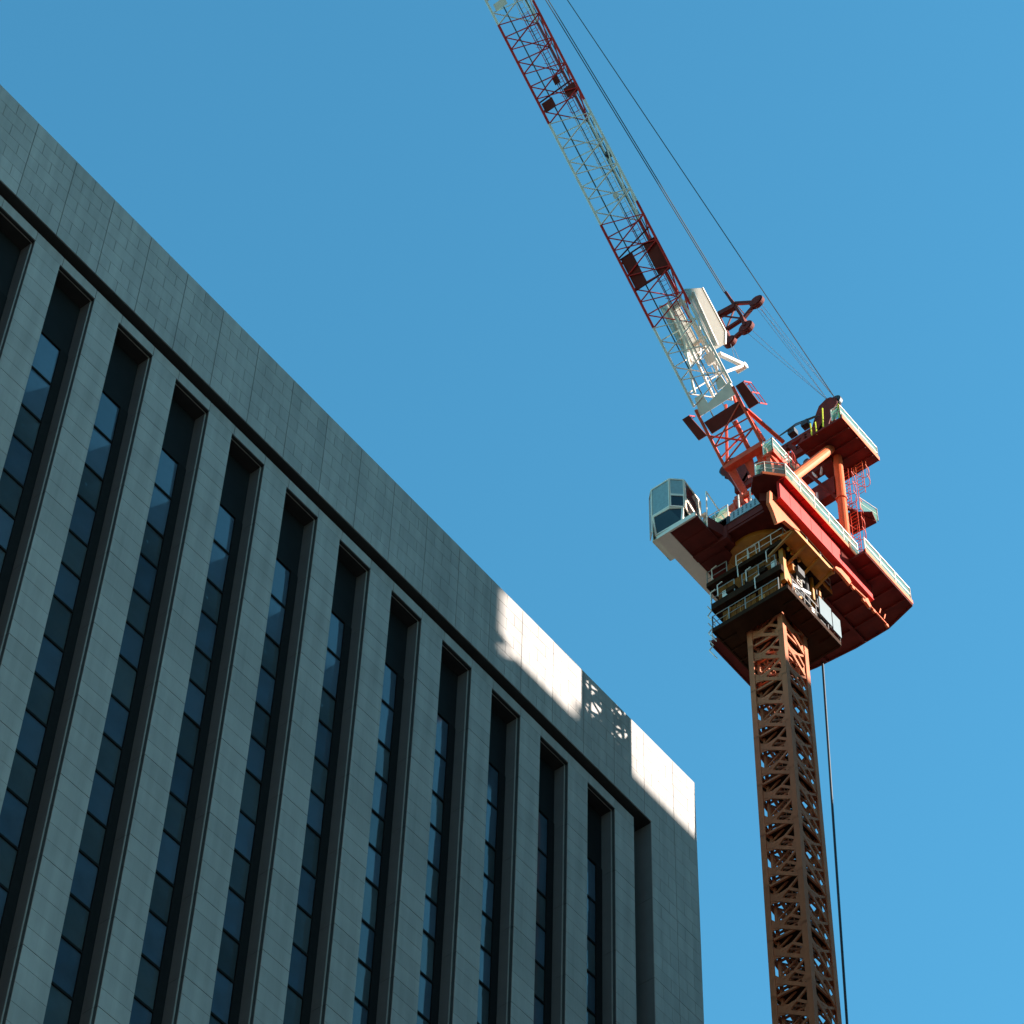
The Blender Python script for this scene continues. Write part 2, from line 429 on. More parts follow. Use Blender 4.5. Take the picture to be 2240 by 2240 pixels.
for i in range(nsec):
    z = ztop-3.5*(i+1)
    if z < -CAMZ-3.4: break
    if sec is None:
        o = cb(m, 'mast_section', 'mast'); l = cb(lad, 'ladder', 'rail', o); p = cb(pl, 'rest_platform', 'shade_brown', o)
        l.data.materials[0] = M['mast']
        sec = (o, l, p)
    else:
        o = sec[0].copy(); col.objects.link(o); o.parent = cr
        for q in sec[1:]:
            c = q.copy(); col.objects.link(c); c.parent = o
    o.location = (0, 0, z)
# ---- railings
def railing(pts, name='guard_rail', h=1.1, net=True, post=1.0, parent=cr, r=.028, m='rail', nm='net', fat=()):
    rl = MB(); nt_ = MB()
    pts = [V(p) for p in pts]
    for a, b in zip(pts, pts[1:]):
        d = b-a; n = max(1, round(d.length/post))
        rl.tube(a+V((0,0,h)), b+V((0,0,h)), r); rl.tube(a+V((0,0,h*.52)), b+V((0,0,h*.52)), r*.75)
        for i in range(n+1):
            p = a+d*i/n
            rl.tube(p, p+V((0,0,h)), r*1.25)
        if net:
            q = (d.cross(V((0,0,1)))).normalized()*.008
            nt_.prism([a+V((0,0,.02)), b+V((0,0,.02)), b+V((0,0,h*.86)), a+V((0,0,h*.86))], q)
    o = cb(rl, name, m, parent)
    if net: cb(nt_, 'safety_net', nm, o)
    return o
# ---- climbing collar: yellow box with three decks
A = 2.25
cs = MB()
for sx in (-1, 1):
    for sy in (-1, 1):
        cs.box(min(sx*1.2, sx*1.55), max(sx*1.2, sx*1.55), min(sy*1.2, sy*1.55), max(sy*1.2, sy*1.55), 119.3, 123.6)
for z in (119.5, 121.4, 123.2):
    for s in (-1, 1):
        cs.box(-1.2, 1.2, min(s*1.3, s*1.5), max(s*1.3, s*1.5), z, z+.35); cs.box(min(s*1.3, s*1.5), max(s*1.3, s*1.5), -1.2, 1.2, z, z+.35)
for s in (-1, 1):
    cs.box(-1.2, 1.2, min(s*1.36, s*1.40), max(s*1.36, s*1.40), 119.85, 123.2)
    cs.box(min(s*1.36, s*1.40), max(s*1.36, s*1.40), -1.2, 1.2, 119.85, 123.2)
    cs.bar((-1.2, s*1.43, 119.9), (1.2, s*1.43, 121.4), .12); cs.bar((1.2, s*1.43, 121.8), (-1.2, s*1.43, 123.1), .12)
    cs.bar((s*1.43, -1.2, 119.9), (s*1.43, 1.2, 121.4), .12); cs.bar((s*1.43, 1.2, 121.8), (s*1.43, -1.2, 123.1), .12)
collar = cb(cs, 'climbing_collar', 'yellow')
def deck(z, a0, a1, v0, v1, m='shade_brown', t=.12, hole=1.16, name='collar_deck', par=cr):
    d = MB()
    d.box(a0, a1, v0, -hole, z-t, z); d.box(a0, a1, hole, v1, z-t, z)
    d.box(a0, -hole, -hole, hole, z-t, z); d.box(hole, a1, -hole, hole, z-t, z)
    for x in (a0, a1): d.box(x-.04, x+.04, v0, v1, z-t-.08, z+.1)
    for y in (v0, v1): d.box(a0, a1, y-.04, y+.04, z-t-.08, z+.1)
    k = int((a1-a0)/.75)
    for i in range(1, k): 
        x = a0+(a1-a0)*i/k
        d.box(x-.03, x+.03, v0, -hole-.3, z-t-.12, z-t); d.box(x-.03, x+.03, hole+.3, v1, z-t-.12, z-t)
    return cb(d, name, m, par)
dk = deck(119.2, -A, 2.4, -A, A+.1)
railing([(-A, A+.1, 119.2), (-A, -A+.5, 119.2)], parent=dk, m='dull', net=False)
railing([(-A+.5, -A, 119.2), (2.4, -A, 119.2), (2.4, A, 119.2)], parent=dk, m='dull', net=False)
railing([(2.4, A+.1, 119.2), (-A, A+.1, 119.2)], parent=dk, m='dull', net=False)
dk = deck(121.2, -A, 1.2, -A+.3, A+.1, t=.3)
railing([(-A, A+.1, 121.2), (-A, .9, 121.2)], parent=dk, m='dull', net=False)
railing([(-A, .4, 121.2), (-A, -A+.6, 121.2)], parent=dk, m='dull', net=False)
dk = deck(123.05, -A-.05, 2.0, -A, A+.3, m='shade_brown')
ed = MB(); ed.box(-A-.05, 2.0, -A-.07, -A-.045, 122.85, 123.15); cb(ed, 'toe_board', 'yellow', dk)
railing([(-A, A+.3, 123.05), (-A, 1.3, 123.05)], parent=dk, m='dull', net=False)
railing([(-A, .7, 123.05), (-A, -A, 123.05), (-A+.7, -A, 123.05)], parent=dk, net=False, post=.7)
railing([(-.9, -A, 123.05), (2.0, -A, 123.05)], parent=dk, m='dull', h=1.1, net=False)
e0, e1 = P(1735, 1157, 'v', -3.15), P(1824, 1251, 'v', -3.15); zs_ = (e0.z+e1.z)/2
sw = MB(); sw.box(e0.x, e1.x, -3.15, -2.3, zs_-.08, zs_); sw.box(e0.x, e1.x, -3.2, -3.15, zs_-.12, zs_+.14)
for k in range(4): 
    x_ = e0.x+.1+(e1.x-e0.x-.3)*k/3; sw.bar((x_, -3.1, zs_-.1), (x_, -1.5, zs_-1.0), .12)
side = cb(sw, 'side_walkway', 'yellow', collar)
railing([(e0.x, -3.17, zs_), (e1.x, -3.17, zs_)], parent=side, h=1.0, net=False, r=.035, post=1.3)
# jacks, pumps and brackets on the collar's street side
hy = MB()
hy.tube((-1.3, -1.8, 120.6), (.2, -1.9, 121.3), .22, 10); hy.tube((.1, -1.9, 120.2), (.1, -1.9, 122.6), .16, 10)
hy.box(-.7, -.1, -2.0, -1.5, 121.8, 122.3); hy.tube((1.0, -1.9, 119.9), (1.0, -1.9, 122.8), .1, 8)
hy.tube((-1.6, -1.9, 119.4), (-.6, -2.0, 120.4), .15, 8)
cb(hy, 'hydraulic_jack', 'steel', collar)
hb = MB()
hb.box(-2.0, -1.75, -2.0, -1.75, 120.3, 122.9); hb.box(.45, .6, -2.1, -1.95, 120.6, 123.0); hb.box(1.15, 1.3, -2.05, -1.9, 119.6, 122.8)
hb.prism([(-1.75, -2.0, 120.6), (-1.1, -2.0, 120.2), (-1.4, -2.0, 120.9), (-1.75, -2.0, 121.6)], (0, .12, 0))
hb.prism([(-1.2, -2.05, 119.7), (-.6, -2.05, 120.0), (-.55, -2.05, 120.6), (-.9, -2.05, 120.2)], (0, .1, 0))
for x in (-1.9, -1.6, -1.3, -1.0): hb.box(x, x+.12, -2.35, -2.2, 122.6, 123.0)
cb(hb, 'bracket', 'yellow', collar)
ld = MB(); 
for x in (-1.0, -.6): ld.path([V((x, -2.1, 120.9)), V((x, -2.1, 122.0)), V((x+.05, -1.9, 122.4)), V((x+.1, -1.6, 122.4))], .035)
for i in range(5): ld.tube((-1.0, -2.1, 120.95+i*.25), (-.6, -2.1, 120.95+i*.25), .02)
cb(ld, 'ladder', 'rail', collar)
wp = MB(); wp.box(.55, 1.62, -A-.10, -A-.06, 119.75, 121.2); wp.box(1.70, 2.42, -A-.10, -A-.06, 119.6, 121.05)
cb(wp, 'white_panel', 'plate', collar)
for (u_, v0_, v1_, z0_, z1_) in ((-2.0, -1.6, .2, 121.4, 122.75), (-1.95, .35, 2.1, 121.4, 122.75), (-1.9, -1.7, -.3, 119.45, 120.75), (-1.95, -.15, 1.9, 119.4, 120.6)):
    q_ = MB(); q_.box(u_, u_+.06, v0_, v1_, z0_, z1_)
    k_ = v0_+.3
    while k_ < v1_-.2: q_.box(u_-.05, u_-.001, k_, k_+.06, z0_, z1_); k_ += .45
    cb(q_, 'side_panel', 'ochre', collar)
for (v_, z_) in ((-1.2, 122.0), (.1, 121.4), (.6, 122.2), (1.9, 121.6), (2.2, 123.2), (2.35, 121.3), (-.4, 120.4)):
    q_ = MB(); q_.path([V((-2.3, v_, z_)), V((-2.32, v_, z_+.9)), V((-2.3, v_-.3, z_+1.0))], .035); cb(q_, 'gate_post', 'rail', collar)
rnd = random.Random(5)
def clutter(nm, m_, n_, face):
    for i in range(n_):
        q_ = MB(); z_ = rnd.choice((119.3, 121.3, 121.3, 123.1))+rnd.uniform(0, .25); t_ = rnd.uniform(-1.9, 1.9); d_ = rnd.uniform(1.65, 2.05)
        k_ = rnd.random()
        def pp_(a, b_, c_): return (-a, b_, c_) if face == 'u' else (b_, -a, c_)
        if k_ < .4:
            q_.tube(pp_(d_, t_, z_), pp_(d_, t_+rnd.uniform(-.8, .8), z_+rnd.uniform(.5, 1.5)), rnd.uniform(.03, .08))
        elif k_ < .75:
            w_ = rnd.uniform(.1, .3); a_ = pp_(d_, t_, z_); q_.box(a_[0]-w_, a_[0]+w_, a_[1]-w_, a_[1]+w_, z_, z_+rnd.uniform(.3, .9))
        else:
            q_.path([V(pp_(d_, t_, z_)), V(pp_(d_+.1, t_, z_+.9)), V(pp_(d_, t_+.5, z_+1.0)), V(pp_(d_, t_+.5, z_))], .03)
        cb(q_, nm, m_, collar)
clutter('pipe', 'shade_brown', 8, 'u'); clutter('control_box', 'yellow', 8, 'u'); clutter('pipe', 'steel', 6, 'v'); clutter('control_box', 'yellow', 7, 'v'); clutter('stair_rail', 'rail', 6, 'v'); clutter('stair_rail', 'rail', 4, 'u')
# ragged ladders on the far left side of the collar
lg = MB()
for z0 in (117.2, 118.6, 120.0):
    for k in range(2): lg.path([V((-A+.3*k, A+.12, z0)), V((-A-.1, A+.32, z0+.4)), V((-A, A+.12, z0+.8)), V((-A-.1, A+.3, z0+1.2))], .03)
cb(lg, 'access_ladder', 'rail', collar)

# ---- slewing ring
sr = MB()
N = 40
for i in range(N):
    a0, a1 = 2*math.pi*i/N, 2*math.pi*(i+1)/N
    for (r0, z0, r1, z1) in ((1.55, 123.6, 2.1, 124.3), (2.1, 124.3, 2.55, 124.55), (2.55, 124.55, 2.6, 124.8)):
        n = len(sr.v)
        sr.v += [(r0*math.cos(a0), r0*math.sin(a0), z0), (r0*math.cos(a1), r0*math.sin(a1), z0), (r1*math.cos(a1), r1*math.sin(a1), z1), (r1*math.cos(a0), r1*math.sin(a0), z1)]
        sr.f.append((n, n+1, n+2, n+3))
    if i % 2 == 0:
        sr.prism([(1.6*math.cos(a0), 1.6*math.sin(a0), 123.65), (2.62*math.cos(a0), 2.62*math.sin(a0), 124.75), (1.7*math.cos(a0), 1.7*math.sin(a0), 124.75)], (-.03*math.sin(a0), .03*math.cos(a0), 0))
cb(sr, 'slewing_ring', 'yellow')

# ---- machinery deck
md = MB()
md.box(-3.3, 3.0, -3.0, 2.3, 124.85, 125.15)
for x in (-3.3, -1.9, -.5, .9, 2.3): md.box(x, x+.12, -2.9, 2.2, 124.72, 124.85)
md.box(-3.35, -3.2, -2.0, 2.3, 124.9, 126.0)
md.box(-3.2, 3.0, 2.15, 2.3, 124.9, 126.0)
machine = cb(md, 'machinery_deck', 'shade_red')
# street-side girder, panelled
gd = MB()
gu = [-4.3+.92*i for i in range(10)]
for a, b_ in zip(gu, gu[1:]):
    gd.box(a+.012, b_-.012, -3.56, -3.50, 123.5, 124.93)
gd.box(-4.3, 3.99, -3.53, -3.4, 123.45, 124.97); gd.box(-4.3, 3.99, -3.6, -3.2, 123.38, 123.45)
cb(gd, 'side_girder', 'red', machine)
gd = MB(); wk = MB()
for a, b_ in zip(gu[:8], gu[1:8]):
    gd.box(a+.012, b_-.012, -3.90, -3.58, 125.0, 125.05)
for a in gu[:8]: gd.box(a-.03, a+.03, -3.9, -3.58, 124.93, 125.04)
gd.box(-4.3, 2.3, -3.90, -2.0, 125.055, 125.09)
wk.box(-4.3, 2.3, -3.94, -3.90, 124.94, 125.16)
walk = cb(gd, 'walkway', 'red'); cb(wk, 'toe_board', 'orange', walk)
railing([(-5.1, -2.7, 125.1), (-4.95, -3.15, 125.1), (-4.2, -3.92, 125.1), (2.3, -3.92, 125.1)], parent=walk, post=1.35, r=.04)
# end of walkway: dark prow
pv = MB(); pv.prism([(-5.25, -2.6, 124.95), (-5.1, -3.1, 124.95), (-4.3, -3.9, 124.95), (-3.3, -3.0, 124.95), (-3.3, -1.9, 124.95), (-4.6, -2.0, 124.95)], (0, 0, .15))
pv.prism([(-4.3, -2.3, 124.9), (-3.9, -2.9, 124.9), (-3.3, -3.0, 124.9), (-3.3, -2.0, 124.9)], (0, 0, -.7))
cb(pv, 'walkway_end', 'shade_red', walk)
gs = MB(); gs.box(-5.1, -4.25, -3.02, -2.98, 125.1, 125.3)
gs.prism([(-4.28, -3.96, 124.95), (-4.28, -3.92, 124.95), (-5.13, -3.12, 124.95), (-5.16, -3.14, 124.95)], (0, 0, .2))
cb(gs, 'toe_board', 'orange', walk)
# orange braces under the walkway
br = MB()
bq = [P(x, y, 'v', -3.25) for x, y in ((1684, 1073), (1703, 1092), (1706, 1108), (1726, 1121), (1746, 1142), (1750, 1162), (1735, 1154), (1716, 1138), (1701, 1144), (1692, 1118), (1683, 1098))]
for i in range(5): br.prism([bq[i], bq[i+1], bq[9-i], bq[10-i]], (0, .2, 0))
cb(br, 'brace', 'orange', machine)
def z3(x, y): return P(1720+x/6.44, 1130+y/6.44, 'v', -3.45)
br = MB()
b1 = [z3(*p) for p in ((700, 700), (810, 750), (870, 830), (915, 915), (905, 965), (835, 880), (770, 800), (690, 720))]
for i in range(3): br.prism([b1[i], b1[i+1], b1[6-i], b1[7-i]], (0, .15, 0))
b1 = [z3(*p) for p in ((1105, 1140), (1150, 1150), (1215, 1290), (1180, 1275), (1120, 1190))]
br.prism([b1[0], b1[1], b1[3], b1[4]], (0, .15, 0)); br.prism([b1[1], b1[2], b1[3]], (0, .15, 0))
br.bar(z3(900, 950), z3(1110, 1150), .09); br.bar(z3(1190, 1270), z3(1425, 1530), .07)
for p in ((935, 1005), (1085, 1180), (1230, 1330), (1415, 1535)): 
    c_ = z3(*p); br.box(c_.x-.1, c_.x+.1, c_.y-.06, c_.y+.06, c_.z-.1, c_.z+.1)
for p in ((1310, 1360), (1375, 1440)): br.bar(z3(*p), z3(p[0]+15, p[1]-60), .06)
cb(br, 'brace', 'orange', machine)
# sign board on the front edge
sg = MB(); sg.box(-3.42, -3.37, -1.75, .15, 125.42, 126.12); sgo = cb(sg, 'sign_board', 'sign', machine)
sg = MB(); sg.box(-3.40, -3.37, .2, 1.2, 125.38, 126.02); cb(sg, 'sign_board', 'steel', machine)
tl = MB()
for r in range(3):
    for k in range(6):
        y = -.05-k*.27
        if (r, k) in ((2, 4), (0, 3)): continue
        z = 125.55+r*.18
        tl.box(-3.432, -3.421, y-.11, y, z, z+.02); tl.box(-3.432, -3.421, y-.065, y-.045, z, z+.11); tl.box(-3.432, -3.421, y-.11, y-.02, z+.07, z+.09)
cb(tl, 'lettering', 'letter', sgo)
# ---- cab support, cab
cp = MB(); cp.box(-5.35, -.5, .95, 2.62, 124.45, 124.62)
for i in range(6): cp.box(-5.3+i*.85, -5.26+i*.85, .95, 2.62, 124.42, 124.45)
cp.box(-3.4, -3.0, .4, 2.6, 124.3, 125.9); cp.prism([(-4.3, .9, 124.6), (-3.0, .5, 124.6), (-1.0, .5, 124.6), (-1.0, .95, 124.6), (-4.3, .97, 124.6)], (0, 0, .9))
cb(cp, 'cab_platform', 'shade_red')
cw = MB(); cw.box(-5.45, .9, 2.62, 3.42, 124.40, 124.66); cw.box(-5.45, -5.35, .95, 2.62, 124.41, 124.75)
cb(cw, 'cab_floor_frame', 'cream')
cab = MB()
def cabface(pts, inset, nm, m, parent, depth=.05):
    """frame quad with a window set into it"""
    pts = [V(p) for p in pts]; c = sum(pts, V((0,0,0)))/len(pts)
    inn = [p+(c-p).normalized()*inset for p in pts]
    n = (pts[1]-pts[0]).cross(pts[2]-pts[0]).normalized()*.03
    k = len(pts)
    for i in range(k):
        j = (i+1) % k
        cab.prism([pts[i], pts[j], inn[j], inn[i]], n*2)
    w = MB().prism([p+n*.6 for p in inn], n*.3)
    cb(w, nm, m, parent)
cabe = empty('operator_cab', (0, 0, 0)); cabe.parent = cr
zt, zm, zl = 128.45, 125.95, 124.72
F1 = (-5.75, 3.45); F2 = (-5.75, 2.28); F3 = (-5.25, 1.72); F4 = (-3.7, 1.72); F0 = (-5.35, 3.85); FB = (-3.7, 3.85)
def q4(a, b_, z0, z1): return [(a[0], a[1], z0), (b_[0], b_[1], z0), (b_[0], b_[1], z1), (a[0], a[1], z1)]
cabface(q4(F1, F2, zm, zt), .12, 'window_pane', 'curtain', cabe)
cabface(q4(F2, F3, zm+1.05, zt), .1, 'window_pane', 'curtain', cabe)
cabface(q4(F2, F3, zm, zm+1.05), .1, 'window_pane', 'cabglass', cabe)
cabface(q4(F0, F1, zl, zt), .08, 'window_pane', 'glassb', cabe)
# side wall facing the street, slanting lower glass
cabface([(-5.25, 1.72, zm+.9), (-3.95, 1.72, zm+.15), (-3.95, 1.72, zt-.35), (-5.25, 1.72, zt)], .16, 'window_pane', 'cabglass', cabe)
cabface([(-5.25, 1.72, zm), (-4.0, 1.72, zm-.9), (-3.95, 1.72, zm+.15), (-5.25, 1.72, zm+.9)], .16, 'window_pane', 'cabglass', cabe)
# chin
cabface([(-5.40, 3.5, zl), (-5.35, 1.2+.55, zl), (F3[0]-.02, F3[1], zm), (F2[0], F2[1], zm), (F1[0], F1[1], zm)], .14, 'window_pane', 'cabglass', cabe)
cab.prism([(F0[0], F0[1], zt), (F1[0], F1[1], zt), (F2[0], F2[1], zt), (F3[0], F3[1], zt), (F4[0], F4[1], zt-.35), (FB[0], FB[1], zt-.35)], (0, 0, .08))
cab.box(-3.95, -3.7, 1.72, 3.85, zl, zt-.4); cab.box(-5.2, -3.7, 3.8, 3.85, zl, zt-.4); cab.box(-5.3, -3.7, 1.8, 3.8, zl-.05, zl)
cb(cab, 'cab_frame', 'cream', cabe)
it = MB(); it.box(-5.15, -4.0, 1.9, 3.7, zl, zt-.2); cb(it, 'blind', 'curtain', cabe)
lt = MB(); lt.disc((-3.45, 1.7, 127.2), (0, 1, 0), .16, .22); lt.disc((-3.35, 1.7, 126.75), (1, 1, 0), .12, .2)
cb(lt, 'flood_lamp', 'cream', cabe)
hr = MB(); hr.path([V((-3.7, 1.4, 125.2)), V((-3.65, 1.4, 128.9)), V((-1.9, 1.0, 126.9))], .045); cb(hr, 'hand_rail', 'rail', cabe)
railing([(-3.2, 1.3, 126.0), (-2.0, 1.3, 126.0)], parent=machine, post=.6)
railing([(-3.35, 1.9, 126.0), (-3.35, .3, 126.0)], parent=machine, net=True)
railing([(-3.6, 2.0, 125.3), (-3.6, 1.5, 125.3)], parent=machine, h=1.3)
pt_ = MB()
for y in (-.35, -1.1): pt_.tube((-3.25, y, 126.0), (-3.25, y, 127.5), .05)
cb(pt_, 'post', 'rail', machine)

# ---- rear counterweight platform with a square opening
rp = MB()
zr = 124.55
pl_ = [(1.9, -4.55), (6.25, -4.55), (6.75, -2.7), (6.78, -.6), (6.6, 1.8), (6.3, 3.5), (5.75, 5.35), (1.9, 5.35)]
# split round the opening (u 3.75..4.3, v 4.25..4.8)
rp.prism([(1.9, -4.55, zr), (6.25, -4.55, zr), (6.75, -2.7, zr), (6.78, -.6, zr), (6.6, 1.8, zr), (6.3, 3.5, zr), (6.05, 4.2, zr), (1.9, 4.2, zr)], (0, 0, .2))
rp.prism([(1.9, 4.2, zr), (3.65, 4.2, zr), (3.65, 5.35, zr), (1.9, 5.35, zr)], (0, 0, .2))
rp.prism([(4.45, 4.2, zr), (6.05, 4.2, zr), (5.75, 5.35, zr), (4.45, 5.35, zr)], (0, 0, .2))
rp.prism([(3.65, 4.85, zr), (4.45, 4.85, zr), (4.45, 5.35, zr), (3.65, 5.35, zr)], (0, 0, .2))
for a, b_ in zip(pl_, pl_[1:]): rp.bar((a[0], a[1], zr+.08), (b_[0], b_[1], zr+.08), .34, .08)
for x in (2.6, 3.5, 4.6, 5.6): rp.box(x, x+.1, -4.5, 4.1, zr-.14, zr)
rp.box(1.9, 6.7, -1.3, -1.1, zr-.2, zr-.01); rp.box(1.9, 6.6, 1.1, 1.3, zr-.2, zr-.01)
rear = cb(rp, 'counterweight_platform', 'shade_red')
ed = MB(); ed.box(1.9, 6.25, -4.63, -4.59, zr, zr+.3); cb(ed, 'toe_board', 'orange', rear)
cwm = MB()
for i in range(5): cwm.box(3.1+i*.62, 3.68+i*.62, -2.4, 2.8, zr+.25, zr+2.7)
cb(cwm, 'counterweight', 'shade_red', rear)
railing([(2.0, -4.55, zr+.25), (6.2, -4.55, zr+.25), (6.6, -3.0, zr+.25)], parent=rear, post=1.4, r=.042)
railing([(5.7, 5.3, zr+.2), (2.0, 5.3, zr+.2)], parent=rear, net=False)

# ---- winch houses on deck
wh = MB(); wh.box(-.2, 2.2, -1.2, 1.8, 125.2, 127.4); wh.tube((2.7, -1.5, 126.2), (2.7, 1.5, 126.2), .7, 20)
cb(wh, 'winch', 'shade_red', machine)

# ---- A-frame
afo = empty('gantry_frame'); afo.parent = cr
top = V((2.45, -3.2, 136.1))
bot = V((-1.85, -3.2, 128.6)); bot2 = V((-2.6, -3.2, 127.2))
for s in (-1, 1):
    def q(p): return V((p[0], s*abs(p[1]), p[2]))
    af = MB(); af.tube(q(bot2), q(top), .27, 14); af.bar(q((-2.9, 3.2, 125.1)), q((-2.3, 3.2, 127.8)), .45); cb(af, 'strut', 'orange', afo)
    af = MB(); af.tube(q((2.45, 3.2, 125.1)), q((2.55, 3.2, 135.2)), .26, 14)
    af.tube(q((2.45, 3.2, 127.5)), q((2.45, 3.2, 127.6)), .32, 14); af.tube(q((2.5, 3.2, 131)), q((2.5, 3.2, 131.1)), .32, 14)
    cb(af, 'column', 'orange', afo)
cbm = MB()
def xbeam(mb, u, z, w, d, v0=-3.0, v1=3.0):
    mb.bar((u, v0, z), (u, v1, z), d, w, side=(0, 0, 1))
# triangulated head beam: a plate with triangular cut-outs facing the boom
for (z0, z1) in ((136.40, 136.95), (137.72, 138.08)): cbm.box(1.85, 2.1, -3.0, 3.2, z0, z1)
n = 10
for i in range(n):
    v0 = 3.2-6.2*i/n; v1 = 3.2-6.2*(i+1)/n
    a, c = (136.9, 137.78) if i % 2 else (137.78, 136.9)
    cbm.bar((1.97, v0, a), (1.97, v1, c), .24, .34)
    cbm.prism([(1.87, v1-.2, c), (1.87, v1+.2, c), (1.87, v1, c+(.3 if c < 137 else -.3))], (.2, 0, 0))
cbm.box(1.85, 2.1, 2.6, 3.2, 136.9, 137.8)
xbeam(cbm, 2.5, 134.9, .5, .8)
xbeam(cbm, 2.5, 132.4, .5, 1.5)
cbm.bar((2.45, -3.0, 131.2), (1.4, -1.2, 135.0), .14); cbm.bar((2.45, -3.0, 129.2), (2.45, 1.5, 131.5), .18)
cb(cbm, 'cross_beam', 'shade_red', afo)
pp = MB()
for i in range(3): pp.path([V((1.6, -2.9+i*.1, 138.3+.1*i)), V((1.5, -1.4, 138.55+.1*i)), V((1.45, .2, 138.4)), V((1.4, 2, 138.3))], .025)
for v_ in (-1.8, -.9): pp.box(1.5, 1.9, v_-.35, v_+.1, 138.2, 138.6)
cb(pp, 'hose', 'steel', afo)
for v_ in (-1.5, -.9, -.2):
    lm = MB(); lm.disc((2.2, v_, 135.6), (1, 0, 0), .2, .35, 12); cb(lm, 'pulley', 'steel', afo)
wl = MB()
for (a, b_) in (((2.3, -2.2, 134.0), (2.3, -2.3, 134.6)), ((2.3, -1.9, 134.0), (2.3, -1.7, 134.6)), ((2.2, -.4, 133.9), (2.2, -.4, 134.6)), ((2.0, -2.0, 131.4), (2.0, -2.0, 132.1)), ((2.0, 0, 134.0), (2.0, .1, 134.6))):
    wl.tube(a, b_, .07)
cb(wl, 'lamp_arm', 'rail', afo)
# horn: curved plate head with sheaves
for sgn in (-1, 1):
    hn = MB()
    pr_ = [(-2.2, 136.9), (-2.27, 138.1), (-2.58, 139.03), (-2.82, 139.56), (-3.34, 139.83), (-3.6, 139.75), (-4.02, 139.3), (-4.0, 138.83), (-3.81, 138.6), (-3.61, 138.1), (-3.4, 137.6), (-3.05, 136.5)]
    for x_ in (1.8, 2.15):
        for i in range(5):
            hn.prism([V((x_, -sgn*p[0], p[1])) for p in (pr_[i], pr_[i+1], pr_[10-i], pr_[11-i])], (.06, 0, 0))
    hn.bar((2.0, sgn*2.5, 138.4), (2.0, sgn*3.9, 139.3), .3, .3)
    ho = cb(hn, 'gantry_horn', 'shade_red', afo)
    for c_, r_ in (((2.02, sgn*3.78, 139.35), .42), ((2.02, sgn*3.35, 139.45), .36)):
        sh = MB(); sh.disc(c_, (1, 0, 0), r_, .22, 24); cb(sh, 'sheave', 'steel', ho)
# top platform
tp = MB(); tp.box(.5, 4.1, -4.85, -2.0, 135.0, 135.15); tp.box(.5, 4.1, -4.92, -4.88, 134.95, 135.35)
for x in (1.2, 2.0, 2.8, 3.5): tp.box(x, x+.08, -4.85, -2.0, 134.88, 135.0)
tpo = cb(tp, 'gantry_platform', 'shade_red', afo)
tb = MB(); tb.box(.5, 4.1, -4.95, -4.925, 134.97, 135.3); cb(tb, 'toe_board', 'orange', tpo)
railing([(.5, -4.3, 135.2), (.5, -4.85, 135.2), (4.1, -4.85, 135.2), (4.1, -3.0, 135.2)], parent=tpo, post=1.8, r=.035)
ye = MB(); 
for (a, b_) in (((.5, -3.7, 135.2), (.3, -3.9, 136.6)), ((.6, -3.2, 135.0), (.4, -3.3, 135.9)), ((.4, -3.0, 134.9), (.2, -3.1, 135.7)), ((.6, -4.7, 135.2), (.5, -4.8, 136.4)), ((.7, -4.75, 135.8), (.9, -4.85, 135.3))): ye.tube(a, b_, .045)
cb(ye, 'gate', 'hivis', tpo)
# ladder with safety hoops behind the column
def caged(u, v, z0, z1, sgn=1):
    c = MB()
    for s in (-.22, .22): c.tube((u, v+s, z0), (u, v+s, z1), .022)
    z = z0+.2
    while z < z1: c.tube((u, v-.22, z), (u, v+.22, z), .018); z += .3
    z = z0+1.6
    while z < z1+.2:
        pts = [V((u+.75*math.sin(t)*sgn, v+.4*math.cos(t), z)) for t in [math.pi*k/8 for k in range(9)]]
        c.path(pts, .022); z += .9
    for t in (math.pi*.3, math.pi*.7, .1, math.pi-.1):
        c.tube((u+.75*math.sin(t)*sgn, v+.4*math.cos(t), z0+1.6), (u+.75*math.sin(t)*sgn, v+.4*math.cos(t), z1), .015)
    return c
cb(caged(2.95, -3.6, 125.0, 131.2), 'caged_ladder', 'coral', afo)
cb(caged(3.0, -3.3, 130.4, 134.2), 'caged_ladder', 'coral', afo)
cb(caged(3.4, -4.0, 131.8, 134.8), 'caged_ladder', 'orange', afo)
lp = MB(); lp.prism([(3.0, -3.4, 130.2), (3.7, -4.3, 130.2), (4.4, -4.1, 130.2), (4.3, -2.6, 130.2), (3.0, -2.8, 130.2)], (0, 0, .12)); lp.bar((2.5, -3.3, 130.3), (4.3, -4.1, 130.2), .14)
lpo = cb(lp, 'ladder_platform', 'shade_red', afo)
railing([(3.2, -3.9, 130.3), (4.4, -4.2, 130.3), (4.4, -2.8, 130.3)], parent=lpo, post=1.2)
cb(caged(-1.6, -2.4, 128.0, 131.4), 'caged_ladder', 'red', afo)
# mid walkway in front of the gantry (beside the boom foot)
mw = MB()
mw.box(-2.6, 1.2, -2.3, -1.6, 130.6, 130.75); mw.box(-2.6, 1.2, -2.34, -2.30, 130.5, 130.9)
mw.bar((-2.4, -1.9, 130.6), (-2.6, -2.2, 127.0), .25); mw.bar((1.0, -2.0, 130.6), (1.2, -2.5, 127.0), .25)
mw.bar((-2.6, -2.0, 130.6), (1.8, -2.8, 127.2), .28)
mwo = cb(mw, 'foot_walkway', 'coral', afo)
railing([(-2.6, -1.7, 130.75), (-2.6, -2.3, 130.75), (-.2, -2.3, 130.75)], parent=mwo, post=1.1, r=.035)

